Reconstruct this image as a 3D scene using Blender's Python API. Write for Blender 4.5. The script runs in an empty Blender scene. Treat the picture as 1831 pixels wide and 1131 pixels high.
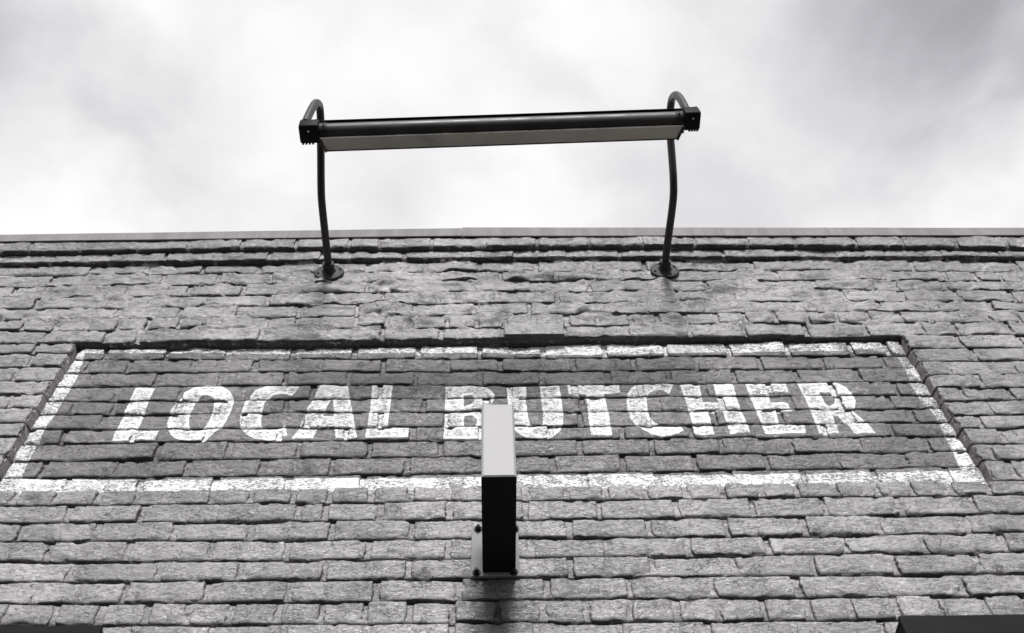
import bpy, bmesh, math, random
import numpy as np
from mathutils import Vector, Matrix

random.seed(7)
S = bpy.context.scene
COL = S.collection

# ------------------------------------------------------------------ camera
F, PW, PH = 1780.0, 1831, 1131
U = np.array([-48, 1135, -F]); U /= np.linalg.norm(U)
XA = np.array([1, .0075, -.0222]); XA -= U * XA.dot(U); XA /= np.linalg.norm(XA)
YA = np.cross(U, XA)
R = np.array([XA, YA, U])
CAMP = np.array([0, -1.92, 1.55])
cam_d = bpy.data.cameras.new('camera')
cam = bpy.data.objects.new('camera', cam_d); COL.objects.link(cam)
m = Matrix([[*R[0], CAMP[0]], [*R[1], CAMP[1]], [*R[2], CAMP[2]], [0, 0, 0, 1]])
cam.matrix_world = m
cam_d.sensor_width = 36.0
cam_d.lens = 36.0 * F / PW
cam_d.clip_start = 0.05
cam_d.clip_end = 3000
cam_d.dof.use_dof = True
cam_d.dof.focus_distance = 3.15
cam_d.dof.aperture_fstop = 7.0
S.camera = cam

# ------------------------------------------------------------------ world: overcast sky
SUN_EL, SUN_ROT = math.radians(39), math.radians(180)
world = bpy.data.worlds.new('World'); S.world = world; world.use_nodes = True
nt = world.node_tree; nt.nodes.clear()
def N(t, ty, **kw):
    n = t.nodes.new(ty)
    for k, v in kw.items():
        if k in n.inputs.keys() if isinstance(k, str) else False: n.inputs[k].default_value = v
        else: setattr(n, k, v)
    return n
def lk(t, a, b): t.links.new(a, b)
def mth(t, op, a, b=None, c=None, clamp=False):
    n = t.nodes.new('ShaderNodeMath'); n.operation = op; n.use_clamp = clamp
    for i, v in enumerate((a, b, c)):
        if v is None: continue
        if isinstance(v, (int, float)): n.inputs[i].default_value = v
        else: t.links.new(v, n.inputs[i])
    return n.outputs[0]
def mr(t, v, a, b, c, d, smooth=True):
    n = t.nodes.new('ShaderNodeMapRange')
    if smooth: n.interpolation_type = 'SMOOTHSTEP'
    t.links.new(v, n.inputs[0])
    for i, q in enumerate((a, b, c, d)): n.inputs[i + 1].default_value = q
    return n.outputs[0]
def noise(t, vec, scale, detail=4, rough=.55, dist=0.0, lac=2.0):
    n = t.nodes.new('ShaderNodeTexNoise'); n.inputs['Scale'].default_value = scale
    n.inputs['Detail'].default_value = detail; n.inputs['Roughness'].default_value = rough
    n.inputs['Distortion'].default_value = dist; n.inputs['Lacunarity'].default_value = lac
    t.links.new(vec, n.inputs['Vector']); return n
def mapping(t, vec, scale=(1, 1, 1), loc=(0, 0, 0)):
    n = t.nodes.new('ShaderNodeMapping'); n.inputs['Scale'].default_value = scale
    n.inputs['Location'].default_value = loc; t.links.new(vec, n.inputs[0]); return n.outputs[0]
def mixc(t, f, a, b):
    n = t.nodes.new('ShaderNodeMix'); n.data_type = 'RGBA'
    for s, v in ((0, f), (6, a), (7, b)):
        if isinstance(v, (int, float)): n.inputs[s].default_value = v
        elif isinstance(v, tuple): n.inputs[s].default_value = (*v, 1)
        else: t.links.new(v, n.inputs[s])
    return n.outputs[2]

sky = N(nt, 'ShaderNodeTexSky', sky_type='NISHITA', sun_disc=False, sun_elevation=SUN_EL, sun_rotation=SUN_ROT)
tc = nt.nodes.new('ShaderNodeTexCoord')
sep = nt.nodes.new('ShaderNodeSeparateXYZ'); lk(nt, tc.outputs['Generated'], sep.inputs[0])
zz = mth(nt, 'MAXIMUM', sep.outputs[2], 0.12)
cmb = nt.nodes.new('ShaderNodeCombineXYZ')
lk(nt, mth(nt, 'DIVIDE', sep.outputs[0], zz), cmb.inputs[0])
lk(nt, mth(nt, 'DIVIDE', sep.outputs[1], zz), cmb.inputs[1])
cp = cmb.outputs[0]
n1 = noise(nt, mapping(nt, cp, (1, 1.2, 1), (3.1, 1.7, 0)), 2.2, 5, .5, .3)
n2 = noise(nt, mapping(nt, cp, (1, 1, 1), (8.2, 4.1, 2)), 5.0, 7, .52, .25)
cl = mth(nt, 'ADD', mth(nt, 'MULTIPLY', n1.outputs[0], .7), mth(nt, 'MULTIPLY', n2.outputs[0], .3))
# heavier grey cloud banks (soft round masses on the cloud layer)
def bank(cx, cy, r):
    v = nt.nodes.new('ShaderNodeVectorMath'); v.operation = 'DISTANCE'
    w = nt.nodes.new('ShaderNodeVectorMath'); w.operation = 'ADD'
    sc = nt.nodes.new('ShaderNodeVectorMath'); sc.operation = 'SCALE'; sc.inputs[3].default_value = .34
    sb = nt.nodes.new('ShaderNodeVectorMath'); sb.operation = 'SUBTRACT'; sb.inputs[1].default_value = (.5, .5, .5)
    lk(nt, n2.outputs['Color'], sb.inputs[0]); lk(nt, sb.outputs[0], sc.inputs[0])
    lk(nt, cp, w.inputs[0]); lk(nt, sc.outputs[0], w.inputs[1])
    lk(nt, w.outputs[0], v.inputs[0]); v.inputs[1].default_value = (cx, cy, 0)
    return mr(nt, v.outputs['Value'], 0, r, 1, 0)
bk = mth(nt, 'ADD', bank(.50, .27, .27), mth(nt, 'MULTIPLY', bank(-.50, .33, .22), .62))
bk = mth(nt, 'ADD', bk, mth(nt, 'MULTIPLY', bank(-.15, -.9, .8), .7))
bk = mth(nt, 'ADD', bk, mth(nt, 'MULTIPLY', bank(.20, .26, .14), .30))
bright = mr(nt, cl, .34, .62, .74, 1.06)
bright = mth(nt, 'MULTIPLY', bright, mth(nt, 'SUBTRACT', 1.0, mth(nt, 'MULTIPLY', bk, .55)))
vs = nt.nodes.new('ShaderNodeVectorMath'); vs.operation = 'SCALE'
tint = mixc(nt, mr(nt, bright, .5, .95, 0, 1), (6.15, 5.98, 6.34), (6.15, 6.10, 6.11))
lk(nt, tint, vs.inputs[0]); lk(nt, bright, vs.inputs[3])
skm = mixc(nt, .96, sky.outputs[0], vs.outputs[0])
bg = nt.nodes.new('ShaderNodeBackground'); bg.inputs[1].default_value = 0.05
lk(nt, skm, bg.inputs[0])
wo = nt.nodes.new('ShaderNodeOutputWorld'); lk(nt, bg.outputs[0], wo.inputs[0])

sun_d = bpy.data.lights.new('sun', 'SUN'); sun_d.energy = 1.5; sun_d.angle = math.radians(12)
sun_d.color = (1, .985, .97)
sun = bpy.data.objects.new('sun', sun_d); COL.objects.link(sun)
sdir = Vector((.03, -math.cos(SUN_EL), math.sin(SUN_EL)))
sun.rotation_euler = sdir.to_track_quat('Z', 'Y').to_euler()
sun.location = (0, -8, 14)

S.view_settings.view_transform = 'Standard'; S.view_settings.look = 'None'
S.view_settings.exposure = 1.7; S.view_settings.gamma = 1.0
S.view_settings.use_curve_mapping = False
S.render.engine = 'CYCLES'

# ------------------------------------------------------------------ geometry of the shot
def at(px, py, Yw=0.0):
    d = R @ np.array([px - PW / 2, PH / 2 - py, -F]); t = (Yw - CAMP[1]) / d[1]
    return CAMP + t * d
def proj(p):
    c = (np.asarray(p) - CAMP) @ R
    return PW / 2 + F * c[..., 0] / -c[..., 2], PH / 2 - F * c[..., 1] / -c[..., 2]

# ------------------------------------------------------------------ numpy noise
def _h(ix, iy, sd):
    h = (ix.astype(np.int64) * 374761393 + iy.astype(np.int64) * 668265263 + sd * 1442695041) & 0xffffffff
    h = ((h ^ (h >> 13)) * 1274126177) & 0xffffffff
    h = ((h ^ (h >> 15)) * 2246822519) & 0xffffffff
    return ((h ^ (h >> 16)) & 0xffff) / 32767.5 - 1.0
def vn(x, y, sd=0):
    ix, iy = np.floor(x), np.floor(y); fx, fy = x - ix, y - iy
    fx = fx * fx * fx * (fx * (fx * 6 - 15) + 10); fy = fy * fy * fy * (fy * (fy * 6 - 15) + 10)
    a, b = _h(ix, iy, sd), _h(ix + 1, iy, sd); c, d = _h(ix, iy + 1, sd), _h(ix + 1, iy + 1, sd)
    return (a + (b - a) * fx) * (1 - fy) + (c + (d - c) * fx) * fy
def fb(x, y, sd=0, o=3, g=.5):
    s = 0; a = 1; t = 0
    for i in range(o):
        s = s + a * vn(x * 2 ** i + 17.3 * i, y * 2 ** i + 9.1 * i, sd + i * 31); t += a; a *= g
    return s / t
def sst(a, b, x):
    t = np.clip((x - a) / (b - a), 0, 1); return t * t * (3 - 2 * t)

# ------------------------------------------------------------------ helpers for objects
def tag(o, label=None, cat=None, group=None, kind=None):
    if label: o['label'] = label
    if cat: o['category'] = cat
    if group: o['group'] = group
    if kind: o['kind'] = kind
    return o
def empty(name, loc=(0, 0, 0)):
    o = bpy.data.objects.new(name, None); COL.objects.link(o); o.location = loc; o.empty_display_size = .1; return o
def link(name, me, mat, parent=None, loc=(0, 0, 0)):
    if mat and not me.materials: me.materials.append(mat)
    o = bpy.data.objects.new(name, me); COL.objects.link(o); o.location = loc
    if parent: o.parent = parent; o.matrix_parent_inverse = Matrix()
    return o
def mesh_np(name, co, quads, smooth=True):
    me = bpy.data.meshes.new(name)
    co = np.ascontiguousarray(co, np.float32); quads = np.ascontiguousarray(quads, np.int32)
    me.vertices.add(len(co)); me.vertices.foreach_set('co', co.ravel())
    me.loops.add(quads.size); me.loops.foreach_set('vertex_index', quads.ravel())
    me.polygons.add(len(quads))
    me.polygons.foreach_set('loop_start', np.arange(0, quads.size, 4, dtype=np.int32))
    me.update(calc_edges=True)
    if smooth: me.polygons.foreach_set('use_smooth', np.ones(len(quads), bool))
    me.validate(); me.update()
    return me
def bm_mesh(name, bm, smooth=False, angle=35):
    me = bpy.data.meshes.new(name); bmesh.ops.recalc_face_normals(bm, faces=bm.faces[:]); bm.to_mesh(me); bm.free()
    if smooth:
        me.polygons.foreach_set('use_smooth', np.ones(len(me.polygons), bool))
        me.set_sharp_from_angle(angle=math.radians(angle))
    return me
def box(bm, x0, x1, y0, y1, z0, z1, bev=0.0, seg=2):
    r = bmesh.ops.create_cube(bm, size=1)
    vs_ = r['verts']
    for v in vs_:
        v.co = Vector(((x0 + x1) / 2 + v.co.x * (x1 - x0), (y0 + y1) / 2 + v.co.y * (y1 - y0), (z0 + z1) / 2 + v.co.z * (z1 - z0)))
    if bev:
        es = list({e for v in vs_ for e in v.link_edges})
        bmesh.ops.bevel(bm, geom=es, offset=bev, segments=seg, affect='EDGES', profile=.5)
def cyl(bm, c, axis, r, h, seg=20, r2=None):
    M = Vector(axis).normalized().to_track_quat('Z', 'Y').to_matrix().to_4x4(); M.translation = Vector(c)
    bmesh.ops.create_cone(bm, cap_ends=True, segments=seg, radius1=r, radius2=r if r2 is None else r2, depth=h, matrix=M)
def lathe(bm, prof, seg=40, c=(0, 0, 0)):
    """profile of (radius, outward distance); axis = -Y (out of the wall)"""
    rings = []
    for r, h in prof:
        rings.append([bm.verts.new((c[0] + r * math.cos(2 * math.pi * k / seg), c[1] - h, c[2] + r * math.sin(2 * math.pi * k / seg))) for k in range(seg)])
    for a, b in zip(rings, rings[1:]):
        for k in range(seg): bm.faces.new((a[k], a[(k + 1) % seg], b[(k + 1) % seg], b[k]))
    bm.faces.new(rings[-1]); bm.faces.new(rings[0][::-1])
def sweep(bm, pts, r, seg=18):
    pts = [Vector(p) for p in pts]; rings = []
    up = Vector((1, 0, 0))
    for i, p in enumerate(pts):
        t = (pts[min(i + 1, len(pts) - 1)] - pts[max(i - 1, 0)]).normalized()
        a = (up - t * up.dot(t)).normalized(); b = t.cross(a)
        rings.append([bm.verts.new(p + r * (a * math.cos(2 * math.pi * k / seg) + b * math.sin(2 * math.pi * k / seg))) for k in range(seg)])
    for A, B in zip(rings, rings[1:]):
        for k in range(seg): bm.faces.new((A[k], A[(k + 1) % seg], B[(k + 1) % seg], B[k]))
    bm.faces.new(rings[0][::-1]); bm.faces.new(rings[-1])
def catmull(P, n=10):
    P = [Vector(p) for p in P]; P = [P[0] * 2 - P[1]] + P + [P[-1] * 2 - P[-2]]; out = []
    for i in range(1, len(P) - 2):
        for k in range(n):
            t = k / n; a, b, c, d = P[i - 1:i + 3]
            out.append(.5 * ((2 * b) + (c - a) * t + (2 * a - 5 * b + 4 * c - d) * t * t + (3 * b - a - 3 * c + d) * t ** 3))
    out.append(P[-2]); return out

# ------------------------------------------------------------------ painted lettering, traced on the recess plane
REC = .028                        # depth of the recess
IX0, IX1, IZ0, IZ1 = -1.70, 1.74, 3.55, 4.50   # area covered by the paint map
IRES = 1.4e-3
IW, IH = int((IX1 - IX0) / IRES), int((IZ1 - IZ0) / IRES)
def wpoly(tile, pts, Yw=REC):
    x0, y0, s = tile
    return np.array([[at(x0 + a / s, y0 + b / s, Yw)[0], at(x0 + a / s, y0 + b / s, Yw)[2]] for a, b in pts])
TLO, TCA, TBU, TTC, TER = (180, 660, 6.103), (420, 660, 5.722), (770, 660, 6.103), (1000, 660, 6.103), (1280, 660, 6.103)
def smooth(P, n=3):
    """closed Catmull-Rom through a traced curve"""
    P = np.array(P, float); L = len(P); out = []
    for i in range(L):
        a, b, c, d = P[i - 1], P[i], P[(i + 1) % L], P[(i + 2) % L]
        for k in range(n):
            t = k / n
            out.append(.5 * ((2 * b) + (c - a) * t + (2 * a - 5 * b + 4 * c - d) * t * t + (3 * b - a - 3 * c + d) * t ** 3))
    return out
letters = [
 (TLO, [[(380,200),(590,200),(403,660),(640,660),(592,775),(118,775)]]),
 (TLO, [smooth([(1180,170),(1290,178),(1380,220),(1440,290),(1454,360),(1425,450),(1380,550),(1320,640),(1240,710),(1170,755),(1090,781),(960,783),(850,770),(780,730),(738,660),(725,580),(745,500),(790,420),(860,320),(920,260),(1010,205),(1100,178)]),
        smooth([(1150,285),(1200,295),(1235,330),(1230,410),(1205,500),(1165,590),(1110,645),(1050,664),(990,658),(965,600),(968,540),(985,470),(1020,390),(1060,325),(1100,292)])]),
 (TCA, [[(660,180),(630,230),(582,290),(530,262),(470,255),(400,268),(350,300),(310,350),(285,420),(270,500),(268,560),(285,600),(340,615),(400,612),(460,600),(515,575),(525,620),(537,670),(470,700),(400,715),(310,722),(220,712),(150,690),(100,655),(60,600),(48,540),(60,460),(85,380),(130,310),(190,250),(270,195),(350,170),(450,158),(560,168)]]),
 (TCA, [[(900,168),(1155,168),(1252,703),(1030,703),(1020,603),(845,605),(800,708),(580,710),(660,600),(745,410),(870,180)],
        [(985,310),(1003,320),(1012,485),(905,485)]]),
 (TCA, [[(1408,170),(1615,170),(1565,580),(1785,590),(1772,697),(1332,705),(1380,430)]]),
 (TBU, [[(160,185),(400,170),(580,175),(660,215),(700,275),(690,340),(650,400),(700,470),(720,560),(700,650),(640,720),(560,742),(135,745),(150,600),(155,400)],
        [(362,285),(440,280),(480,310),(475,350),(440,395),(362,410)], [(365,500),(450,500),(500,535),(505,590),(480,620),(365,625)]]),
 (TBU, [[(828,175),(1040,170),(1050,420),(1065,540),(1090,600),(1150,625),(1200,620),(1225,590),(1228,480),(1205,330),(1190,180),(1400,175),(1430,320),(1448,480),(1445,600),(1410,670),(1350,725),(1260,750),(1130,758),(1040,745),(960,705),(900,640),(870,560),(850,420),(835,290)]]),
 (TTC, [[(85,165),(650,165),(668,248),(490,265),(545,500),(578,720),(350,722),(320,520),(290,270),(100,265)]]),
 (TTC, [[(1245,170),(1200,270),(1150,248),(1090,232),(1040,232),(990,250),(960,290),(955,350),(965,420),(985,500),(1030,570),(1090,605),(1180,615),(1250,600),(1310,605),(1360,665),(1300,712),(1200,740),(1110,735),(1000,705),(900,650),(830,595),(780,520),(745,430),(732,340),(745,260),(790,200),(860,165),(1000,152),(1150,158)]]),
 (TTC, [[(1315,165),(1530,165),(1570,358),(1740,362),(1695,235),(1680,163),(1888,155),(1968,400),(2008,500),(2086,700),(1866,710),(1783,465),(1622,462),(1695,710),(1480,712),(1400,400)]]),
 (TER, [[(315,150),(760,155),(795,240),(575,235),(595,355),(795,358),(830,462),(655,460),(690,590),(965,595),(995,692),(540,697),(430,430)]]),
 (TER, [[(885,150),(1280,145),(1370,175),(1450,230),(1500,290),(1525,350),(1520,410),(1480,440),(1600,550),(1745,692),(1510,692),(1420,600),(1330,500),(1270,490),(1345,690),(1130,695),(1010,400)],
        [(1125,243),(1240,243),(1290,300),(1300,340),(1285,375),(1235,400),(1195,370),(1150,290)]]),
]
PX1 = (0, 0, 1.0)
JL, JR = -1.4195, 1.4415           # jambs of the recess
band_in = [  # inner outline of the white border, photo trace on the recess plane
 (152,632),(138,674),(111,719),(98,743),(79.6,770),(63.7,801),(49,828),(36,857),(250,858),(460,856),(715,854),(850,852),(930,848.5),(1170,848),(1380,847),
 (1718,842),(1714,831),(1696,791),(1682,764),(1668,738),(1645,714),(1627,685),(1619,664),(1603,634),(1560,626),(1380,629),(1180,633),(1000,634),(858,631),(740,631),(460,631),(240,632)]
def sdf(P, xs, zs):
    X_, Z_ = np.meshgrid(xs, zs); d = np.full(X_.shape, 1e9); ins = np.zeros(X_.shape, bool)
    for i in range(len(P)):
        ax, az = P[i - 1]; bx, bz = P[i]
        ex, ez = bx - ax, bz - az; L = ex * ex + ez * ez + 1e-12
        t = np.clip(((X_ - ax) * ex + (Z_ - az) * ez) / L, 0, 1)
        d = np.minimum(d, np.hypot(X_ - ax - t * ex, Z_ - az - t * ez))
        if bz != az:
            c = ((az > Z_) != (bz > Z_)) & (X_ < (bx - ax) * (Z_ - az) / (bz - az) + ax); ins ^= c
    return np.where(ins, d, -d)
def paint_map():
    img = np.zeros((IH, IW, 4), np.float32); img[..., 3] = 1
    xs = IX0 + (np.arange(IW) + .5) * IRES; zs = IZ0 + (np.arange(IH) + .5) * IRES
    for tile, polys in letters:
        P = [wpoly(tile, q) for q in polys]
        lo, hi = P[0].min(0) - .02, P[0].max(0) + .02
        a0, a1 = [int((v - IX0) / IRES) for v in (lo[0], hi[0])]; b0, b1 = [int((v - IZ0) / IRES) for v in (lo[1], hi[1])]
        a0, b0 = max(a0, 0), max(b0, 0); xx, zz_ = xs[a0:a1], zs[b0:b1]
        d = sdf(P[0], xx, zz_)
        for h in P[1:]: d = np.minimum(d, -sdf(h, xx, zz_))
        v = np.clip(.5 + d / .08, 0, 1)
        img[b0:b1, a0:a1, 0] = np.maximum(img[b0:b1, a0:a1, 0], v)
    Pi = wpoly(PX1, band_in)
    di = -sdf(Pi, xs, zs)                       # >0 outside the inner outline
    X_, Z_ = np.meshgrid(xs, zs)
    e0, e1, e2 = at(0, 876, 0), at(920, 866.5, 0), at(1831, 857, 0)
    zb = np.interp(X_, [e0[0], e1[0], e2[0]], [e0[2], e1[2], e2[2]])
    do = np.minimum(np.minimum(X_ - JL - .004, JR - .004 - X_), np.minimum(Z_ - (zb + .001), 4.425 - Z_))
    img[..., 1] = np.clip(.5 + np.minimum(di, do) / .08, 0, 1)
    img[..., 2] = np.clip(.5 + np.minimum(np.minimum(X_ - JL, JR - X_), np.minimum(Z_ - zb - .001, 4.43 - Z_)) / .08, 0, 1)
    im = bpy.data.images.new('sign_paint_map', IW, IH, float_buffer=True)
    im.colorspace_settings.name = 'Non-Color'
    im.pixels.foreach_set(img.ravel()); im.pack(); return im
PMAP = paint_map()

# ------------------------------------------------------------------ materials
def newmat(name):
    mt = bpy.data.materials.new(name); mt.use_nodes = True
    t = mt.node_tree; b = t.nodes['Principled BSDF']; return mt, t, b
def brick_paint(name, dark=False, smooth=False):
    mt, t, b = newmat(name)
    g = t.nodes.new('ShaderNodeNewGeometry'); pos = g.outputs['Position']
    s = t.nodes.new('ShaderNodeSeparateXYZ'); lk(t, pos, s.inputs[0])
    # rough brush edge: wander of the lookup
    wn = noise(t, pos, 90, 3, .6)
    wob = t.nodes.new('ShaderNodeVectorMath'); wob.operation = 'MULTIPLY_ADD'
    wob.inputs[1].default_value = (.005, .005, .005); lk(t, wn.outputs['Color'], wob.inputs[0]); lk(t, pos, wob.inputs[2])
    s2 = t.nodes.new('ShaderNodeSeparateXYZ'); lk(t, wob.outputs[0], s2.inputs[0])
    u = mth(t, 'DIVIDE', mth(t, 'SUBTRACT', s2.outputs[0], IX0 + .0025), IX1 - IX0)
    v = mth(t, 'DIVIDE', mth(t, 'SUBTRACT', s2.outputs[2], IZ0 + .0025), IZ1 - IZ0)
    c = t.nodes.new('ShaderNodeCombineXYZ'); lk(t, u, c.inputs[0]); lk(t, v, c.inputs[1])
    im = t.nodes.new('ShaderNodeTexImage'); im.image = PMAP; im.extension = 'CLIP'; im.interpolation = 'Linear'
    lk(t, c.outputs[0], im.inputs[0])
    sc = t.nodes.new('ShaderNodeSeparateColor'); lk(t, im.outputs[0], sc.inputs[0])
    # only surfaces inside the recess carry the sign
    inrec = mr(t, s.outputs[1], .008, .014, 0, 1)
    nearby = mr(t, s.outputs[1], -.02, -.015, 0, 1)
    let = mth(t, 'MULTIPLY', mr(t, sc.outputs[0], .49, .515, 0, 1), inrec)
    inn = mr(t, sc.outputs[0], .58, .66, 0, 1)
    band = mth(t, 'MULTIPLY', mr(t, sc.outputs[1], .49, .51, 0, 1), inrec)
    # dry-brush misses: horizontal streaks, pits
    pst = mapping(t, pos, (1, 1, 2.4))
    pit = noise(t, pst, 95, 5, .68)
    big = noise(t, pos, 11, 3, .6)
    ptc = mth(t, 'ADD', mth(t, 'MULTIPLY', pit.outputs[0], .72), mth(t, 'MULTIPLY', big.outputs[0], .28))
    sol = mr(t, ptc, .36, .39, 0, 1)                   # well covered rim
    dry = mr(t, ptc, .455, .50, .30, 1)                 # drier filling
    fade = mth(t, 'MULTIPLY', mr(t, s.outputs[0], 1.05, 1.25, 0, .045), mr(t, s.outputs[2], 3.85, 3.95, 0, 1))
    bdr = mr(t, mth(t, 'SUBTRACT', ptc, fade), .450, .495, .12, 1)
    fill = mth(t, 'ADD', mth(t, 'MULTIPLY', sol, mth(t, 'SUBTRACT', 1, inn)), mth(t, 'MULTIPLY', dry, inn))
    wht = mth(t, 'MAXIMUM', mth(t, 'MULTIPLY', let, fill), mth(t, 'MULTIPLY', band, bdr))
    # base masonry paint
    vary = noise(t, pos, 5.0, 4, .6)
    sml = noise(t, mapping(t, pos, (1, 1, 1.8)), 60, 4, .65)
    vv = mth(t, 'ADD', mth(t, 'MULTIPLY', vary.outputs[0], .6), mth(t, 'MULTIPLY', sml.outputs[0], .4))
    outer = mixc(t, mr(t, vv, .35, .65, 0, 1), (.255, .249, .254), (.385, .376, .382)) if not smooth else mixc(t, mr(t, vv, .35, .65, 0, 1), (.14, .137, .140), (.17, .166, .17))
    panel = mixc(t, mr(t, vv, .35, .65, 0, 1), (.142, .138, .139), (.200, .1945, .1955))
    pm = mth(t, 'MULTIPLY', mr(t, sc.outputs[2], .49, .51, 0, 1), inrec)
    base = mixc(t, pm, outer, panel)
    # open pinholes and chips where the dark old brick shows
    ph = noise(t, mapping(t, pos, (1, 1, 2.8)), 150, 4, .75, .6)
    clus = noise(t, pos, 14, 3, .6)
    phm = mth(t, 'ADD', mth(t, 'MULTIPLY', ph.outputs[0], .66), mth(t, 'MULTIPLY', clus.outputs[0], .34))
    hole = mr(t, phm, .408, .422, .95, 0)
    oi = t.nodes.new('ShaderNodeObjectInfo')
    hv = mth(t, 'ADD', mth(t, 'MULTIPLY', oi.outputs['Random'], .26), .87)
    # soot and rain dirt: blotches and runs under the coping
    bl = noise(t, mapping(t, pos, (1, 1, .6)), 2.6, 4, .6)
    run = noise(t, mapping(t, pos, (1, 1, .08)), 16, 3, .6)
    dirt_shade = mth(t, 'MULTIPLY', mr(t, bl.outputs[0], .42, .60, .74, 1), mth(t, 'ADD', .90, mth(t, 'MULTIPLY', run.outputs[0], .2)))
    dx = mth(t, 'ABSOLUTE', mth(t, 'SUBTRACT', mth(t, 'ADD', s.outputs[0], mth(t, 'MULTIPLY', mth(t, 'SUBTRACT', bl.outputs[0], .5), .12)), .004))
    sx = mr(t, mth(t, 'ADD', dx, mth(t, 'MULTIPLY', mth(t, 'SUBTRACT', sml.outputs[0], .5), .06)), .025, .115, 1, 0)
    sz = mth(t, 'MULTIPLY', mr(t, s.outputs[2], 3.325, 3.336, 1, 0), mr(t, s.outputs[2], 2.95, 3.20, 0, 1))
    dirt_shade = mth(t, 'MULTIPLY', dirt_shade, mth(t, 'SUBTRACT', 1, mth(t, 'MULTIPLY', mth(t, 'MULTIPLY', sx, sz), .72)))  # soft shadow of the bracket painted in below its plate, with some grime
    gm = t.nodes.new('ShaderNodeVectorMath'); gm.operation = 'SCALE'; lk(t, base, gm.inputs[0]); lk(t, mth(t, 'MULTIPLY', hv, dirt_shade), gm.inputs[3])
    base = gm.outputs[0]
    col = mixc(t, wht, base, (.82, .82, .832))
    col = mixc(t, hole, col, (.05, .046, .045))
    # shade painted into soffits and side returns by normal, broken like patchy bare brick
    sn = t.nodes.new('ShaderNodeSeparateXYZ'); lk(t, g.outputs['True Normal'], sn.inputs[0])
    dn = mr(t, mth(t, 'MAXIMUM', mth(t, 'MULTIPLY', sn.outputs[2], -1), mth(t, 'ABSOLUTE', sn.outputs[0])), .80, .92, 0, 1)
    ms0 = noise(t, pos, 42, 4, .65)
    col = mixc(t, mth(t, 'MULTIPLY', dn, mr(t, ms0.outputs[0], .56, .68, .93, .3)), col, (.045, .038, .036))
    if dark:     # pointing that the roller only partly reached
        ms = noise(t, mapping(t, pos, (1, 1, 1.5)), 34, 4, .6)
        col = mixc(t, mr(t, ms.outputs[0], .34, .40, .8, 0), col, (.055, .047, .043))
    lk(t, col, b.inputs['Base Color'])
    b.inputs['Roughness'].default_value = .5
    rr = mr(t, sml.outputs[0], .3, .7, .40, .56); lk(t, rr, b.inputs['Roughness'])
    b.inputs['Specular IOR Level'].default_value = .5; b.inputs['IOR'].default_value = 1.6
    # relief
    h1 = noise(t, mapping(t, pos, (1, 1, 2.0)), 42, 5, .47, .4)
    h2 = noise(t, mapping(t, pos, (1, 1, 1.5)), 190, 3, .7)
    hh = mth(t, 'ADD', mth(t, 'MULTIPLY', h1.outputs[0], .29), mth(t, 'MULTIPLY', h2.outputs[0], .05))
    hh = mth(t, 'SUBTRACT', hh, mth(t, 'MULTIPLY', hole, .45))
    cr = noise(t, mapping(t, pos, (1, 1, 3.2)), 22, 4, .6, .9)
    crk = mr(t, mth(t, 'ABSOLUTE', mth(t, 'SUBTRACT', cr.outputs[0], .5)), 0, .02, 1, 0)
    hh = mth(t, 'SUBTRACT', hh, mth(t, 'MULTIPLY', crk, .15))
    rg = noise(t, mapping(t, pos, (1, 1, 2.6)), 75, 3, .6, .5)
    rgd = mth(t, 'ABSOLUTE', mth(t, 'SUBTRACT', rg.outputs[0], .5))
    hh = mth(t, 'ADD', hh, mth(t, 'MULTIPLY', mr(t, rgd, 0, .09, 0, 1), .07))
    bp = t.nodes.new('ShaderNodeBump'); bp.inputs['Strength'].default_value = 1.0; bp.inputs['Distance'].default_value = .010
    if smooth: bp.inputs['Distance'].default_value = .0025
    lk(t, hh, bp.inputs['Height']); lk(t, bp.outputs[0], b.inputs['Normal'])
    return mt
def metal_paint(name, col, rough=.45, bump=.0004, metallic=0.0, scale=160, var=.25, spec=.5):
    mt, t, b = newmat(name)
    tcn = t.nodes.new('ShaderNodeTexCoord'); pos = tcn.outputs['Object']
    n = noise(t, pos, scale, 3, .6); n2_ = noise(t, pos, 9, 4, .6)
    k = mixc(t, mr(t, n2_.outputs[0], .3, .7, 0, 1), tuple(c * (1 - var) for c in col), tuple(c * (1 + var) for c in col))
    lk(t, k, b.inputs['Base Color']); b.inputs['Metallic'].default_value = metallic; b.inputs['Specular IOR Level'].default_value = spec
    lk(t, mr(t, n2_.outputs[0], .3, .7, rough - .08, rough + .1), b.inputs['Roughness'])
    bp = t.nodes.new('ShaderNodeBump'); bp.inputs['Strength'].default_value = .5; bp.inputs['Distance'].default_value = bump
    lk(t, n.outputs[0], bp.inputs['Height']); lk(t, bp.outputs[0], b.inputs['Normal'])
    return mt
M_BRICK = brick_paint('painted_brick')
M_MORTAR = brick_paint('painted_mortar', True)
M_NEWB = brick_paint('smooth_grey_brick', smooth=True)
M_BLACK = metal_paint('black_powder_coat', (.008, .0077, .008), .65, spec=.10)
M_DARK = metal_paint('dark_bronze_enamel', (.026, .0235, .023), .46, .0002, spec=.28)
M_BAND = metal_paint('worn_end_band', (.045, .042, .041), .5, .0004, spec=.3)
M_IRON = metal_paint('cast_iron_black', (.028, .026, .026), .6, .0010, scale=240, spec=.25)
M_PIPE = metal_paint('bronze_black_pipe', (.020, .0165, .0145), .42, .0003, spec=.32)
M_GREYP = metal_paint('light_grey_plate', (.21, .207, .21), .7, .0003, var=.08, spec=.3)
M_FACE = metal_paint('pale_grey_panel', (.375, .371, .375), .75, .0002, var=.03, spec=.25)
M_FLASH = metal_paint('grey_coping_metal', (.215, .203, .209), .8, .0004, var=.12, spec=.2)
M_STEEL = metal_paint('screw_steel', (.5, .48, .45), .3, .0002, metallic=1.0)
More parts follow.
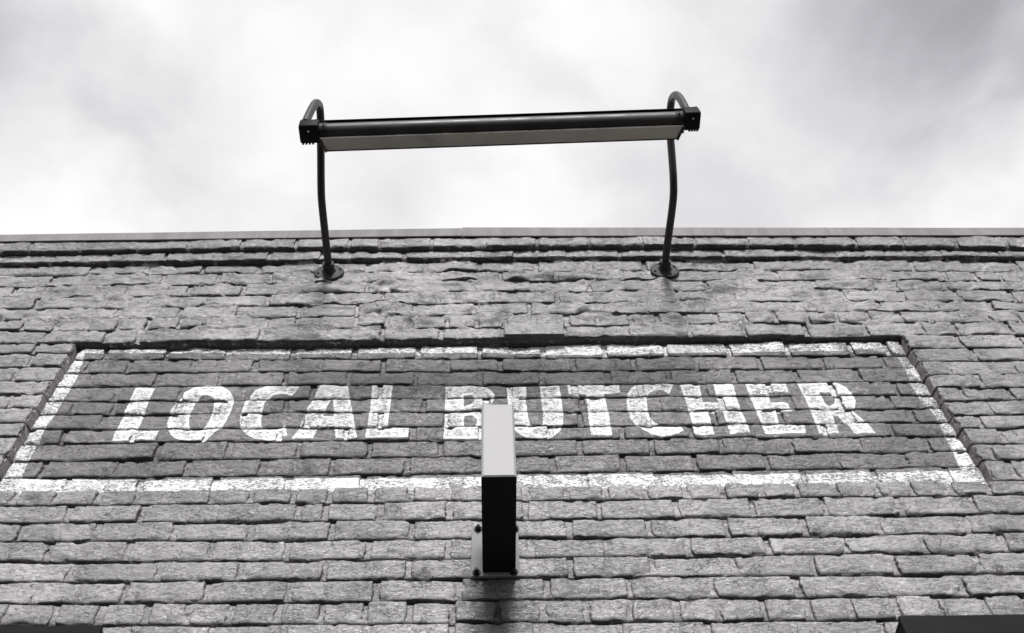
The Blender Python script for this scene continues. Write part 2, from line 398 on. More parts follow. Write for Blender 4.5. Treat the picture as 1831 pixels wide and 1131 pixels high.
M_LENS = metal_paint('aluminium_reflector', (.27, .25, .225), .34, .00002, metallic=1.0, scale=30, var=.05)
_t = M_FLASH.node_tree; _g = _t.nodes.new('ShaderNodeNewGeometry')
_n = noise(_t, mapping(_t, _g.outputs['Position'], (1, 1, .05)), 28, 5, .7)
_b = _t.nodes['Principled BSDF']; _src = _b.inputs['Base Color'].links[0].from_socket
lk(_t, mixc(_t, mr(_t, _n.outputs[0], .35, .62, .45, 0), _src, (.13, .122, .120)), _b.inputs['Base Color'])
M_ASPH = metal_paint('asphalt', (.03, .029, .029), .85, .004, scale=120)
M_PAVE = metal_paint('pavement_concrete', (.04, .039, .038), .8, .003, scale=90)
M_KERB = metal_paint('kerb_stone', (.06, .058, .056), .8, .003, scale=90)

# ------------------------------------------------------------------ ground
def slab(name, x0, x1, y0, y1, z0, z1, mat, bev=0):
    bm = bmesh.new(); box(bm, x0, x1, y0, y1, z0, z1, bev)
    return tag(link(name, bm_mesh(name, bm), mat), kind='structure')
bm = bmesh.new(); vsq = [bm.verts.new(p) for p in ((-1500, -1500, 0), (1500, -1500, 0), (1500, 1500, 0), (-1500, 1500, 0))]; bm.faces.new(vsq)
tag(link('ground', bm_mesh('ground', bm), M_ASPH), kind='structure')
slab('pavement', -60, 60, -3.0, -.002, .004, .12, M_PAVE)
slab('kerb', -60, 60, -3.16, -3.002, .004, .125, M_KERB, .01)
bm = bmesh.new(); vsq = [bm.verts.new(p) for p in ((-60, -11, .004), (60, -11, .004), (60, -3.17, .004), (-60, -3.17, .004))]; bm.faces.new(vsq)
tag(link('road', bm_mesh('road', bm), M_ASPH), kind='structure')

# ------------------------------------------------------------------ brick wall
wall = empty('brick_wall', (0, .15, 0))
tag(wall, 'tall grey painted brick wall with a recessed panel lettered LOCAL BUTCHER', 'wall')
WL = Vector((0, -.15, 0))       # children are given in world coordinates
XS = [0, 460, 920, 1380, 1831]
Y1, Y2 = -.045, -.022
BEDS = [  # photo rows of the underside of each course at XS, plane it was read on
 ([428.6,426,421.5,419.8,419.4], -.05), ([447,441,437.7,435.3,438], Y1), ([467.6,463.7,457.5,456.5,456.2], Y2),
 ([492.8,487,484.4,482,483.6], 0), ([512.7,506,501,499.5,502], 0), ([531.8,525.6,520.7,516.7,518], 0),
 ([550.4,545.7,540,537.4,538], 0), ([569.8,566,560.5,556.5,554.6], 0), ([589.7,586,583,575.6,575], 0), ([612,608.5,603.7,598.4,596.3], 0),
 ([642,640,638.5,634.5,631], REC), ([666,663,661.5,658,654], REC), ([691,687,685.5,683,677.5], REC), ([716,713.5,708.5,705,703], REC),
 ([740,736.8,733,730.5,725.5], REC), ([768,763.5,760,756.5,751], REC), ([792,787.5,783.5,780,775], REC), ([823,817.5,811.7,807.5,803], REC),
 ([853,848,842,837,831], REC), ([876,872,866.5,860.5,857], 0),
 ([901.5,896.5,891.5,887.4,881], 0), ([931.7,930,925,921.5,915], 0), ([965,963,958.5,955.6,948], 0), ([1000.8,999.5,994.5,988.5,983], 0),
 ([1038,1034.7,1030.4,1025,1021.5], 0), ([1077.4,1073.6,1069,1064.5,1059.5], 0), ([1115,1113.5,1110,1105,1100], 0), ([1156,1154,1150,1146,1140], 0)]
bx_, bz_ = [], []
for ys, pl in BEDS:
    P = [at(a, b, pl) for a, b in zip(XS, ys)]
    bx_.append([p[0] for p in P]); bz_.append([p[2] for p in P])
def bed(i, x):
    """height of the underside line of course i (0 = coping) at world x"""
    x = np.asarray(x, float)
    if i >= len(bz_):
        return bed(len(bz_) - 1, x) - .073 * (i - len(bz_) + 1)
    return np.interp(x, bx_[i], bz_[i])
JOINTS = {
 1: [57,148,249,339,435,530,625,680,772,867,961,1053,1146,1240,1334,1420,1527,1611,1706,1796],
 2: [5,98,200,300,390,484,577,628,725,821,920,1014,1106,1198,1290,1386,1490,1582,1677,1778],
 3: [66,167,265,366,464,561,659,760,858,958,1053,1151,1244,1344,1437,1532,1627,1722,1815],
 4: [93,186,292,390,484,590,693,790,895,994,1094,1190,1291,1388,1486,1586,1688,1743,1786],
 5: [25,127,228,337,435,537,656,750,847,952,1053,1153,1262,1360,1456,1558,1600,1688,1751],
 6: [65,170,268,374,479,582,684,784,887,997,1103,1151,1210,1311,1409,1507,1613,1712,1810],
 7: [9,114,212,265,322,427,534,638,688,741,853,946,1052,1153,1262,1362,1465,1571,1672,1773],
 8: [45,103,159,212,265,322,371,424,476,532,585,636,691,745,800,852,903,955,1013,1068,1127,1175,1225,1281,1331,1385,1442,1494,1551,1607,1661,1712,1765,1818],
 9: [80,191,249,361,467,579,685,790,900,1009,1120,1233,1330,1440,1547,1648,1709,1804],
 10: [60,193,302,411,525,636,748,858,970,1079,1188,1299,1405,1517,1582,1720,1830],
 11: [48,159,231,345,456,573,685,801,895,1025,1133,1244,1358,1469,1576,1749],
 12: [20,164,281,395,510,624,744,858,970,1087,1196,1313,1426,1534,1702,1820],
 13: [62,209,325,445,560,680,797,912,1029,1144,1260,1377,1488,1602,1760],
 14: [15,132,205,320,400,511,632,758,870,935,1041,1177,1290,1414,1500,1590,1730,1815],
 15: [48,183,308,435,549,679,798,915,1037,1159,1278,1395,1520,1631,1775],
 16: [10,113,239,369,500,619,738,860,985,1113,1235,1355,1476,1592,1760],
 17: [150,282,411,534,661,788,912,1037,1165,1289,1413,1536,1658,1800],
 18: [77,212,335,469,593,728,857,988,1115,1243,1371,1494,1619,1780],
 19: [-10,122,252,385,517,650,781,910,1045,1175,1307,1437,1563,1693,1815],
 20: [28,100,176,244,311,379,450,524,590,663,734,802,870,940,1013,1081,1154,1224,1292,1358,1423,1492,1565,1628,1700,1766],
 21: [123,254,384,533,582,679,804,940,1071,1209,1345,1472,1608,1740],
 22: [38,173,312,452,593,736,870,1017,1161,1299,1437,1571,1728],
 23: [88,229,377,514,658,800,949,1086,1229,1372,1509,1651,1792],
 24: [128,286,430,581,731,875,1020,1166,1312,1454,1599,1748],
 25: [68,224,369,518,674,821,978,1125,1272,1425,1576,1720],
 26: [16,98,181,264,337,412,498,575,653,731,809,890,970,1049,1125,1209,1284,1365,1445,1519,1601,1678,1760],
 27: [90,240,375,505,655,808,960,1110,1270,1420,1580,1730]}
NC = 33                              # courses built one by one
XMIN, XMAX = -2.75, 3.0
def plane(i): return {1: Y1, 2: Y2}.get(i, 0.0)

def lumps(x, z):
    """old mortar smears and swollen paint, strongest on the upper wall"""
    up = sst(4.30, 4.60, z) * (1 - sst(4.86, 4.95, z))
    cen = .35 + .65 * np.exp(-((x - .05) / 1.15) ** 2)
    a = np.clip(fb(x * 8, z * 20, 5, 2) - .14, 0, 1) * .034 * up * cen
    b = np.clip(fb(x * 5 + 3, z * 12 + 8, 77, 3) - .30, 0, 1) * .012
    c = fb(x * 1.5, z * 2.2, 41, 2) * .002
    return a + b + c

def brick_mesh(x0, x1, i, Yf, seed, step=.0042, skirt=.05):
    rs = np.random.RandomState(seed)
    gl, gr = rs.uniform(.0035, .0075, 2)
    gt = rs.uniform(.0045, .008) if i > 9 else (rs.uniform(.003, .007) if i > 2 else .002)
    x0 += gl; x1 -= gr; w = x1 - x0
    if i == 20: gt = .0015
    fl_ = .35 if i in (1, 2) else 1.0
    if i in (1, 2): gl, gr = rs.uniform(.0005, .0022, 2)
    zc_t = (bed(i - 1, (x0 + x1) / 2) - bed(i, (x0 + x1) / 2))
    nx = max(6, int(w / step)); nz = max(8, int((zc_t - gt) / step))
    s = np.linspace(0, 1, nx + 1); tt = np.linspace(0, 1, nz + 1)
    s = s - .030 * np.sin(4 * np.pi * s) / 2; s = np.clip(s, 0, 1)
    Sg, Tg = np.meshgrid(s, tt)
    x = x0 + Sg * w
    jit = rs.normal(0, .0012, 4)
    zb = bed(i, x) + jit[0] * (1 - Sg) + jit[1] * Sg
    prev = bed(i - 1, x) if i > 1 else bed(0, x) + .004
    zt = prev - gt + jit[2] * (1 - Sg) + jit[3] * Sg
    z = zb + Tg * (zt - zb)
    db, dt, dl, dr = z - zb, zt - z, x - x0, x1 - x
    # ragged outline
    eb, et = np.exp(-db / .010), np.exp(-dt / .010); el, er = np.exp(-dl / .010), np.exp(-dr / .010)
    z = z + eb * fb(x * 30, z * 0 + seed, 3, 3) * .0034 * fl_ - et * np.abs(fb(x * 26, z * 0 + seed + .5, 4, 3)) * .0045 * fl_
    x = x + el * np.abs(fb(z * 45, x * 0 + seed, 6, 2)) * .006 - er * np.abs(fb(z * 45, x * 0 + seed + 3, 8, 2)) * .006
    cr = .008 * rs.uniform(.1, 1.1) * fl_
    x = x + (np.exp(-np.minimum(dl, .03) / .006) - np.exp(-np.minimum(dr, .03) / .006)) * cr * .5 * (np.exp(-db / .010) + np.exp(-dt / .010))
    d = 0
    for q, r in ((db, .0028), (dt, .0060), (dl, .0045), (dr, .0045)):
        rr = r * (1 + .6 * fb(x * 25, z * 25, seed % 97, 2))
        u_ = np.clip(q / rr, 0, 1); d = d + (1 if i > 2 or q is db or q is dt else .3) * rr * (1 - np.sqrt(np.clip(1 - (1 - u_) ** 2, 0, 1)))
    edge = np.minimum(np.minimum(db, dt), np.minimum(dl, dr))
    ch = np.clip(fb(x * 24 + seed, z * 30, 12, 3) - .22, 0, 1) * np.exp(-np.maximum(edge, 0) / .012) * .030
    pitn = np.clip(fb(x * 45 + seed, z * 80, 15, 3) - .42, 0, 1) * .014
    body = fb(x * 12 + seed * 1.3, z * 26, 21, 4) * .0032 + fb(x * 60, z * 120 + seed, 23, 3) * .0009
    pillow = np.sin(np.clip(Tg, 0, 1) * np.pi) * rs.uniform(-.0008, .0016)
    tilt = rs.normal(0, .0013) * (Tg - .5) * 2 + rs.normal(0, .0010) * (Sg - .5) * 2 + rs.normal(0, .0014)
    bot = np.clip(fb(x * 9, z * 5 + seed, 66, 2) - .1, 0, 1) * np.exp(-db / .010) * .007   # worn lower lip
    y = Yf + d + ch + pitn - body - pillow - tilt + bot
    lp = lumps(x, z); y = y - lp
    n1_, n2_ = nz + 1, nx + 1
    co = np.stack([x, y, z], -1).reshape(-1, 3)
    idx = np.arange(n1_ * n2_).reshape(n1_, n2_)
    q = np.stack([idx[:-1, :-1], idx[:-1, 1:], idx[1:, 1:], idx[1:, :-1]], -1).reshape(-1, 4)
    loop = np.concatenate([idx[0, :], idx[1:, -1], idx[-1, -2::-1], idx[-2:0:-1, 0]])
    base = co[loop]; L = len(loop)
    r1 = base.copy(); r1[:, 1] += .0025
    r2 = base.copy(); r2[:, 1] = Yf + skirt
    nb = len(co); co = np.concatenate([co, r1, r2])
    a = np.arange(L); b = (a + 1) % L
    q = np.concatenate([q, np.stack([loop[a], nb + a, nb + b, loop[b]], -1), np.stack([nb + a, nb + L + a, nb + L + b, nb + b], -1)])
    return co, q

bricks = []   # (area, x0, x1, i, plane)
def add_brick(x0, x1, i, Yf):
    if x1 - x0 < .03: return
    xm = (x0 + x1) / 2
    zt, zb = float(bed(i - 1, xm)), float(bed(i, xm))
    qx, qy = proj(np.array([[x0, Yf, zb], [x1, Yf, zb], [x1, Yf, zt], [x0, Yf, zt]]))
    qx, qy = np.clip(qx, 0, PW), np.clip(qy, 0, PH)
    area = abs(sum(qx[k - 1] * qy[k] - qx[k] * qy[k - 1] for k in range(4))) / 2
    bricks.append((area, x0, x1, i, Yf))
rj = random.Random(3)
for i in range(1, NC + 1):
    if i in JOINTS:
        rec = 10 <= i <= 19
        xs_ = []
        for px in JOINTS[i]:
            pl = REC if (rec and 0 < px < PW and (px > 145 - (i - 10) * 17) and (px < 1620 + (i - 10) * 17)) else plane(i)
            a = BEDS[i - 1]; b_ = BEDS[min(i, len(BEDS) - 1)]
            y = (np.interp(px, XS, a[0]) + np.interp(px, XS, b_[0])) / 2
            xs_.append(float(at(px, y, pl)[0]))
        stepx = .108 if i in (8, 20, 26) else .222
    else:
        stepx = .108 if i % 6 == 2 else .222
        xs_ = [rj.uniform(-.2, .0)]
    while xs_[0] > XMIN: xs_.insert(0, xs_[0] - stepx * rj.uniform(.96, 1.04))
    while xs_[-1] < XMAX: xs_.append(xs_[-1] + stepx * rj.uniform(.96, 1.04))
    for a, b_ in zip(xs_, xs_[1:]):
        if 10 <= i <= 19:
            # cut at the jambs of the recess
            for lo, hi, pl in ((XMIN - 1, JL, 0.0), (JL, JR, REC), (JR, XMAX + 1, 0.0)):
                p, q_ = max(a, lo), min(b_, hi)
                if q_ - p > .004: bricks_ok = True
                else: continue
                # slivers at a jamb grow into the neighbour
                if q_ - p < .045: continue
                if abs(p - lo) < .045: p = lo
                if abs(q_ - hi) < .045: q_ = hi
                jg = .004
                add_brick(p - (jg if p == lo and pl == 0 else 0), q_ + (jg if q_ == hi and pl == 0 else 0), i, pl)
        else:
            add_brick(a, b_, i, plane(i))
bricks.sort(key=lambda b_: -b_[0])
rest_co, rest_q, off = [], [], 0
for k, (area, x0, x1, i, Yf) in enumerate(bricks):
    seen = area > 0
    if k < 300:
        co, q = brick_mesh(x0, x1, i, Yf, 1000 + k * 7)
        c = co.mean(0); c[1] = Yf
        new = i == 9 and abs(float(proj(np.array([[x0, 0, 4.44]]))[0][0]) - 900) < 14
        if new:                                    # one replaced brick, smooth and standing proud
            bm = bmesh.new(); zb_, zt_ = float(bed(9, (x0 + x1) / 2)), float(bed(8, (x0 + x1) / 2))
            box(bm, x0 + .003, x1 - .003, -.017, .05, zb_ - .002, zt_ - .004, .0015)
            me = bm_mesh('brick', bm)
            for v in me.vertices: v.co -= Vector(c)
            me.materials.append(M_NEWB); o = link('brick', me, M_NEWB, wall, Vector(c) + WL); o['label'] = 'smooth darker grey brick standing proud'
            continue
        me = mesh_np('brick', co - c, q)
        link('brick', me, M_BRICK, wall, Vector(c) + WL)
    else:
        co, q = brick_mesh(x0, x1, i, Yf, 1000 + k * 7, step=.0045 if seen else .012)
        rest_co.append(co); rest_q.append(q + off); off += len(co)
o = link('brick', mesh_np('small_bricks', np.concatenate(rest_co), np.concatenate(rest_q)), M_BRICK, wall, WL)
o.name = 'brickwork'; tag(o, kind='stuff')

# mortar bed behind and between the bricks: rows follow the courses
fr = [0.0, .015, .05, .09, .14, .3, .5, .7, .86, .985]   # fraction of a course, from its top line down
xg = np.arange(XMIN, XMAX, .0045)
rows_z, rows_f, rows_i = [], [], []
for i in range(1, NC + 1):
    a, b_ = (bed(i - 1, xg) if i > 1 else bed(0, xg) + .02), bed(i, xg)
    for f in fr:
        rows_z.append(a + (b_ - a) * f); rows_f.append(f); rows_i.append(i)
Z = np.array(rows_z); Fr = np.array(rows_f)[:, None] + 0 * Z; Ii = np.array(rows_i)[:, None] + 0 * Z
Xg = xg[None, :] + 0 * Z
rec = (Ii >= 10) & (Ii <= 19) & (Xg > JL) & (Xg < JR)
rec &= ~((Ii == 10) & (Fr < .012))
base = np.where(rec, REC, 0.0)
base = np.where(Ii == 1, Y1, base); base = np.where(Ii == 2, Y2, base)
base = np.where((Ii == 1) & (Fr > .98), Y1 + .015, base)
# deep right under the upper brick, struck out towards the lower one
und = np.interp(Fr, [0, .015, .07, .11, .15, 1], [.025, .025, .017, .006, .0085, .0085])
dep = np.where(Ii <= 2, .35, 1) * und * (1 - sst(-.1, .30, fb(Xg * 8, Z * 30, 91, 3)) * np.where((Ii > 2) & (Ii < 10), 1.15, np.where(Ii > 10, .65, 0))) + fb(Xg * 30, Z * 40, 51, 3) * .0045 + np.clip(fb(Xg * 6, Z * 9, 58, 3), 0, 1) * .008 - lumps(Xg, Z)
rough = fb(Xg * 90, Z * 110, 60, 2) * .0015
soft = sst(4.50, 4.65, Z) * (Ii > 2) * .003
Yg = base + dep + rough - soft * (1 + fb(Xg * 9, Z * 14, 63, 2))
co = np.stack([Xg, Yg, Z], -1).reshape(-1, 3)
idx = np.arange(Z.size).reshape(Z.shape)
q = np.stack([idx[:-1, :-1], idx[1:, :-1], idx[1:, 1:], idx[:-1, 1:]], -1).reshape(-1, 4)
mo = link('mortar', mesh_np('mortar', co, q), M_MORTAR, wall, WL)

# core of the wall and the plain lower wall
zlow = float(bed(NC, 0)) - .02
bm = bmesh.new(); box(bm, -9, 9, .06, .36, .0, 5.16)
box(bm, -9, 9, .004, .0598, .0, zlow)
box(bm, -9, XMIN, .004, .0598, zlow + .001, 5.16); box(bm, XMAX, 9, .004, .0598, zlow + .001, 5.16)
link('wall_core', bm_mesh('wall_core', bm), M_BRICK, wall, WL)

# metal coping in two lengths
CY = -.052
def coping(xa, xb, pa, pb, lab):
    """pa, pb = photo (x, top, bottom) at both ends"""
    bm = bmesh.new()
    def end(x, px, t_, b_, yo):
        return float(at(px, t_, yo)[2]), float(at(px, b_, yo)[2])
    A, B = end(xa, *pa, CY), end(xb, *pb, CY)
    def ring(x, zt, zb):
        prof = [(CY + .004, zb - .001), (CY, zb + .001), (CY, zt - .003), (CY + .003, zt), (.40, zt - .012), (.40, zt - .07), (.397, zt - .07), (.397, zt - .015), (CY + .0035, zt - .004), (CY + .0035, zb)]
        return [bm.verts.new((x, y, z)) for y, z in prof]
    n = 14; rs_ = []
    for k in range(n + 1):
        t_ = k / n; wob = .0007 * math.sin(k * 2.1) if 0 < k < n else 0
        rs_.append(ring(xa + (xb - xa) * t_, A[0] + (B[0] - A[0]) * t_ + wob, A[1] + (B[1] - A[1]) * t_ + wob))
    for a, b_ in zip(rs_, rs_[1:]):
        for k in range(len(a)): bm.faces.new((a[k], a[(k + 1) % len(a)], b_[(k + 1) % len(a)], b_[k]))
    bm.faces.new(rs_[0]); bm.faces.new(rs_[-1][::-1])
    return link('coping', bm_mesh('coping', bm), M_FLASH, wall, WL)
xj = float(at(826, 415, CY)[0])
coping(-3.0, xj, (-350, 424.6, 436.2), (826, 406.9, 420.8), '')
cpr = coping(xj + .001, 3.2, (826, 405.6, 421.2), (2250, 406.6, 419.3), '')
# drip angle below the coping, dark gap
# ------------------------------------------------------------------ sign light
lamp = empty('sign_light', (.03, 0, 4.868))
tag(lamp, 'long black linear sign light held out on two curved pipe arms above the lettering', 'light')
LW = -lamp.location
RP = .0142
def arm(xw, zw, pts, xend, lab):
    P = [(xw, -.02, zw)] + [(xw + (xend - xw) * t_, -o_, zw + h_) for o_, h_, t_ in pts]
    bm = bmesh.new(); sweep(bm, catmull(P, 10), RP, 18)
    a = link('arm', bm_mesh('arm', bm, True), M_PIPE, lamp, LW)
    c = Vector((xw, -.004, zw))
    bm = bmesh.new(); lathe(bm, [(.050, -.02), (.0555, .0), (.0562, .004), (.0555, .0085), (.0525, .011), (.028, .013), (.0235, .017), (.0210, .024), (.0205, .046), (.0190, .0485), (.0152, .049)], 48, c)
    fl = link('flange', bm_mesh('flange', bm, True, 30), M_IRON, a, (0, 0, 0))
    bm = bmesh.new()                                      # hexagon nut collar
    cyl(bm, c + Vector((0, -.040, 0)), (0, -1, 0), .0222, .017, 8)
    link('collar', bm_mesh('collar', bm), M_IRON, a)
    for k in range(4):
        an = math.radians(18 + 90 * k + (5 if xw > 0 else 0))
        bm = bmesh.new()
        cyl(bm, c + Vector((.0425 * math.cos(an), -.0128, .0425 * math.sin(an))), (0, -1, 0), .0045, .005, 12)
        link('screw', bm_mesh('screw', bm), M_BLACK, a)
    # raised cast marks round the flange rim
    bm = bmesh.new()
    for k in range(26):
        an = math.radians(200 + k * 13.5 * .52 * 2) if k < 13 else math.radians(35 + (k - 13) * 9)
        p = c + Vector((.0440 * math.cos(an), -.0118, .0440 * math.sin(an)))
        if k % 5 == 4: continue
        M = Matrix.Translation(p) @ Matrix.Rotation(-an, 4, 'Y')
        bmesh.ops.create_cube(bm, size=1, matrix=M @ Matrix.Diagonal((.0050, .0022, .0014 if k % 2 else .0032, 1)))
    mk = link('cast_mark', bm_mesh('cast_mark', bm), M_IRON, a); tag(mk, kind='stuff')
    return a
fL = at(589, 491, 0); fR = at(1188, 487, 0)
AL = [(.12,.002,0),(.30,.004,0),(.37,.030,0),(.44,.075,0),(.50,.112,0),(.54,.142,0),(.58,.160,0),(.62,.155,0),(.65,.10,0),(.663,.02,0),(.668,-.08,0),(.668,-.135,0)]
AR = [(.12,-.002,0),(.31,-.025,0),(.38,-.0,0),(.44,.065,0),(.50,.142,0),(.54,.18,.1),(.585,.20,.3),(.63,.19,.6),(.665,.13,.9),(.680,.05,1),(.684,-.03,1),(.684,-.08,1)]
arm(fL[0], fL[2], AL, fL[0], ''); arm(fR[0], fR[2], AR, fR[0] + .004, '')

def atz(px, py, Z_):
    d = R @ np.array([px - PW / 2, PH / 2 - py, -F]); t = (Z_ - CAMP[2]) / d[2]; return CAMP + t * d
eL, eR = atz(556, 234, fL[2] - .155), atz(1237, 211, fR[2] - .100)
ax0 = Vector(eL); ax1 = Vector(eR); axd = (ax1 - ax0); LEN = axd.length; axd.normalize()
up = Vector((0, 0, 1)); up = (up - axd * up.dot(axd)).normalized(); out = axd.cross(up) * 1.0
if out.y > 0: out = -out
def LP(s_, o_, h_):          # s along the light, o outward, h up
    return ax0 + axd * s_ + out * o_ + up * h_
def extrude(name, prof, s0, s1, mat, parent=lamp, shift=None, smooth=True, ang=35):
    bm = bmesh.new()
    sh = shift or [0] * len(prof)
    A = [bm.verts.new(LP(s0 + d_, o_, h_)) for (o_, h_), d_ in zip(prof, sh)]
    B = [bm.verts.new(LP(s1 - d_, o_, h_)) for (o_, h_), d_ in zip(prof, sh)]
    n = len(prof)
    for k in range(n): bm.faces.new((A[k], A[(k + 1) % n], B[(k + 1) % n], B[k]))
    bm.faces.new(A[::-1]); bm.faces.new(B)
    return link(name, bm_mesh(name, bm, smooth, ang), mat, parent, LW)
sA, sB = .024, LEN - .026
HC, HR = (-.015, .013), .034
arc = [(HC[0] + HR * math.cos(math.radians(48 - 138 * k / 16)), HC[1] + HR * math.sin(math.radians(48 - 138 * k / 16))) for k in range(17)]
body = arc + [(-.050, -.010), (-.056, .020), (-.050, .0380), (.004, .0384)]
extrude('housing', body, sA, sB, M_DARK, ang=50)
extrude('back_plate', [(.0215, .0392), (.0215, .0410), (-.060, .0410), (-.060, .0392)], sA - .004, sB + .004, M_BLACK, smooth=False)
# reflector tray under the housing, turned towards the wall
extrude('reflector', [(-.017, -.0235), (-.068, -.0105), (-.069, -.0080), (-.019, -.0205)], sA + .004, sB - .004, M_LENS, shift=[.002, .016, .016, .002], smooth=False)
extrude('drip_edge', [(-.0130, -.0225), (-.0135, -.0262), (-.0175, -.0262), (-.0175, -.0238)], sA + .003, sB - .003, M_STEEL, smooth=False)
extrude('reflector_lip', [(-.0675, -.0120), (-.0715, -.0105), (-.0715, -.0060), (-.0690, -.0070)], sA + .018, sB - .018, M_BLACK, smooth=False)
def endplate(s_, sgn):
    prof = [(.019, .0390), (.0235, .018), (.017, -.006), (-.004, -.026), (-.017, -.031), (-.071, -.019), (-.073, -.004), (-.058, .0390)]
    bm = bmesh.new(); th = .004
    sh = [0, 0, 0, 0, .002, .018, .018, 0]
    A = [bm.verts.new(LP(s_ + sgn * d_, o_, h_)) for (o_, h_), d_ in zip(prof, sh)]
    B = [bm.verts.new(LP(s_ + sgn * (d_ + th), o_, h_)) for (o_, h_), d_ in zip(prof, sh)]
    for k in range(len(A)): bm.faces.new((A[k], A[(k + 1) % len(A)], B[(k + 1) % len(A)], B[k]))
    bm.faces.new(A[::-1]); bm.faces.new(B)
    e = link('end_plate', bm_mesh('end_plate', bm), M_DARK, lamp, LW)
    # wrap band over the housing end with its two screws
    bm = bmesh.new()
    ar = [(HC[0] + (HR + .002) * math.cos(math.radians(44 - 128 * k / 14)), HC[1] + (HR + .002) * math.sin(math.radians(44 - 128 * k / 14))) for k in range(15)]
    a0, a1 = s_ + sgn * .001, s_ + sgn * .030
    Av = [bm.verts.new(LP(a0, o_, h_)) for o_, h_ in ar]; Bv = [bm.verts.new(LP(a1, o_, h_)) for o_, h_ in ar]
    for k in range(14): bm.faces.new((Av[k], Av[k + 1], Bv[k + 1], Bv[k]))
    bmesh.ops.solidify(bm, geom=bm.faces[:], thickness=.0015)
    link('end_band', bm_mesh('end_band', bm, True), M_BAND, lamp, LW)
    for a_ in (8, -24):
        rr = math.radians(a_); p = LP(s_ + sgn * .019, HC[0] + .0372 * math.cos(rr), HC[1] + .0372 * math.sin(rr))
        nn = out * math.cos(rr) + up * math.sin(rr)
        bm = bmesh.new(); cyl(bm, p, nn, .0034, .004, 12); link('screw', bm_mesh('screw', bm), M_BLACK, lamp, LW)
endplate(sA, 1); endplate(sB, -1)
def jbox(s0, s1, lab):
    bm = bmesh.new()
    prof = []
    w_, h_, r_ = .033, .029, .008
    for cx, cz, a0 in ((w_ - r_, h_ - r_, 0), (-w_ + r_, h_ - r_, 90), (-w_ + r_, -h_ + r_, 180), (w_ - r_, -h_ + r_, 270)):
        for k in range(5):
            a = math.radians(a0 + 90 * k / 4); prof.append((cx + r_ * math.cos(a), cz + r_ * math.sin(a)))
    secs = [(0, .86), (.012, 1.0), (.98, 1.0), (1.0, .86)] if True else []
    rings = []
    for t_, sc_ in [(0, .80), (.02, .93), (.08, 1.0), (.92, 1.0), (.98, .97), (1.0, .90)]:
        rings.append([bm.verts.new(LP(s0 + (s1 - s0) * t_, o_ * sc_, hh_ * sc_ - .002)) for o_, hh_ in prof])
    for A, B in zip(rings, rings[1:]):
        for k in range(len(A)): bm.faces.new((A[k], A[(k + 1) % len(A)], B[(k + 1) % len(A)], B[k]))
    bm.faces.new(rings[0][::-1]); bm.faces.new(rings[-1])
    j = link('junction_box', bm_mesh('junction_box', bm, True), M_BLACK, lamp, LW)
    for k in range(4):
        s_ = s0 + (s1 - s0) * (.14 + .17 * k)
        bm = bmesh.new(); cyl(bm, LP(s_, -.0335, -.024), axd, .0046, .006, 10); link('rib', bm_mesh('rib', bm, True), M_BLACK, j)
    bm = bmesh.new(); cyl(bm, LP((s0 * .5 + s1 * .5), 0.012, -.0315), -up, .0036, .003, 14); link('screw', bm_mesh('screw', bm, True), M_STEEL, j)
    for t_ in (.12, .85):
        bm = bmesh.new(); cyl(bm, LP(s0 + (s1 - s0) * t_, 0.027, .025), out * .7 + up * .7, .0036, .008, 12); link('screw', bm_mesh('screw', bm, True), M_BLACK, j)
    bm = bmesh.new(); cyl(bm, LP((s0 + s1) / 2, .0, .028), up, .0195, .012, 20); link('pipe_socket', bm_mesh('pipe_socket', bm, True), M_BLACK, j)
jbox(-.036, sA + .004, ''); jbox(LEN + .024, sB - .004, '')

# ------------------------------------------------------------------ bracket box light on the wall
zc_ = at(891, 1030, 0)[2]
brk = empty('wall_bracket', (.020, 0, float(zc_)))
tag(brk, 'black square tube bracket with pale grey upright front on a bolted plate', 'bracket')
BL = -brk.location
pb0, pb1, pt0 = at(842, 1030, -.012), at(930, 1030, -.012), at(842, 940, -.012)
bm = bmesh.new(); box(bm, pb0[0], pb1[0], -.012, -.003, pb0[2], pt0[2], .0012)
link('base_plate', bm_mesh('base_plate', bm), M_GREYP, brk, BL)
x0_, x1_ = -.0235, .0605
yo = -.3345
zb0 = zc_ + .001; zt0 = 3.612
bm = bmesh.new()
pr_ = [(-.0122, zb0), (yo + .003, zb0), (yo + .003, zt0), (yo + .085, zt0), (yo + .085, zb0 + .095), (-.0122, zb0 + .095)]
A = [bm.verts.new((x0_, y, z)) for y, z in pr_]; B = [bm.verts.new((x1_, y, z)) for y, z in pr_]
for k in range(6): bm.faces.new((A[k], A[(k + 1) % 6], B[(k + 1) % 6], B[k]))
bm.faces.new(A[::-1]); bm.faces.new(B)
bmesh.ops.recalc_face_normals(bm, faces=bm.faces[:])
bmesh.ops.bevel(bm, geom=bm.edges[:], offset=.002, segments=2, affect='EDGES')
link('tube_arm', bm_mesh('tube_arm', bm), M_BLACK, brk, BL)
bm = bmesh.new(); box(bm, x0_ + .0002, x1_ - .0002, yo, yo + .0028, zb0 + .0005, zt0 - .0005, .001)
fc = link('front_cover', bm_mesh('front_cover', bm), M_GREYP, brk, BL)
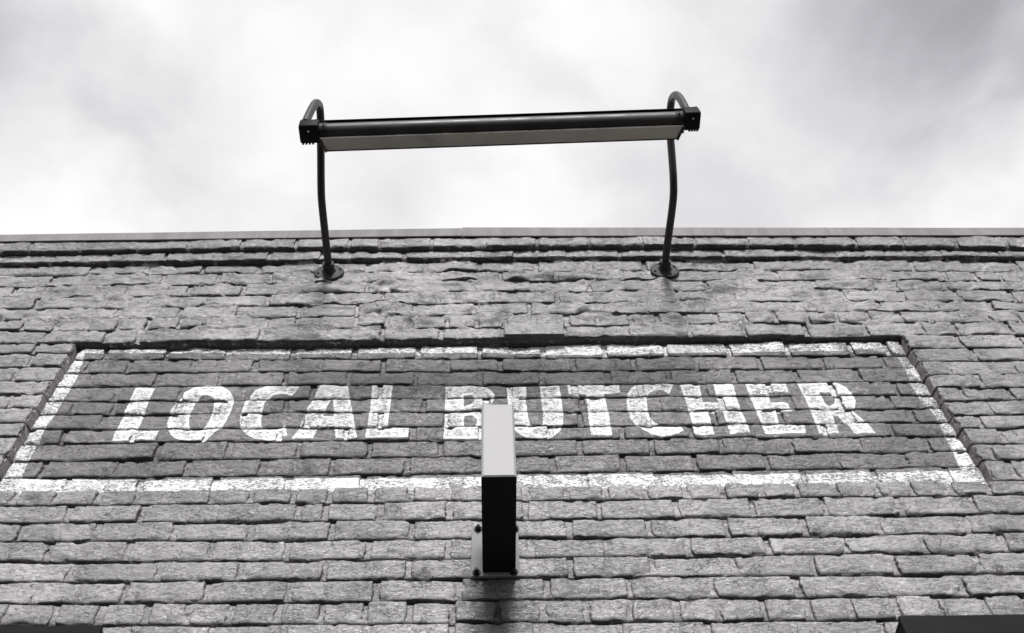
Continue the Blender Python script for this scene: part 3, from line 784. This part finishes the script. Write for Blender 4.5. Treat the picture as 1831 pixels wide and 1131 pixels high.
bm = bmesh.new(); box(bm, x0_ + .0050, x1_ - .0050, yo - .0018, yo - .0002, zb0 + .003, zt0 - .004, .0006)
link('front_panel', bm_mesh('front_panel', bm), M_FACE, brk, BL)
for px, py in ((855, 944), (852, 1022), (919, 1021), (921, 944)):
    p = at(px, py, -.016)
    bm = bmesh.new(); cyl(bm, (p[0], -.0155, p[2]), (0, -1, 0), .0085, .007, 6)
    b_ = link('bolt', bm_mesh('bolt', bm), M_BLACK, brk, BL)
    bm = bmesh.new(); cyl(bm, (p[0], -.022, p[2]), (0, -1, 0), .0045, .012, 12); link('stud', bm_mesh('stud', bm), M_IRON, b_)
    bm = bmesh.new(); cyl(bm, (p[0], -.0128, p[2]), (0, -1, 0), .0115, .0018, 20); link('washer', bm_mesh('washer', bm), M_IRON, b_)

# ------------------------------------------------------------------ canopies at the lower corners
def canopy(xa, xb, ztop, lab):
    c = empty('wall_canopy', ((xa + xb) / 2, 0, ztop - .16))
    tag(c, lab, 'canopy', 'black box canopies along the wall')
    L_ = -c.location
    bm = bmesh.new(); box(bm, xa, xb, -.300, -.290, ztop - .16, ztop, .003); link('fascia', bm_mesh('fascia', bm), M_BLACK, c, L_)
    bm = bmesh.new(); box(bm, xa + .002, xb - .002, -.2898, -.002, ztop - .012, ztop - .003, .002); link('roof_plate', bm_mesh('roof_plate', bm), M_BLACK, c, L_)
    for x in (xa + .002, xb - .010):
        bm = bmesh.new(); box(bm, x, x + .008, -.2896, -.002, ztop - .158, ztop - .0122, .002); link('side_panel', bm_mesh('side_panel', bm), M_BLACK, c, L_)
    bm = bmesh.new(); box(bm, xa + .012, xb - .012, -.2894, -.002, ztop - .150, ztop - .142, .002); link('soffit', bm_mesh('soffit', bm), M_BLACK, c, L_)
pR = at(1606, 1100, -.3); pL = at(184, 1116, -.3)
canopy(float(pR[0]), 2.45, float(pR[2]), 'black box canopy at the lower right corner below the lettering')
canopy(-2.30, float(pL[0]), float(pL[2]), 'black box canopy at the lower left corner, only its top edge in view')
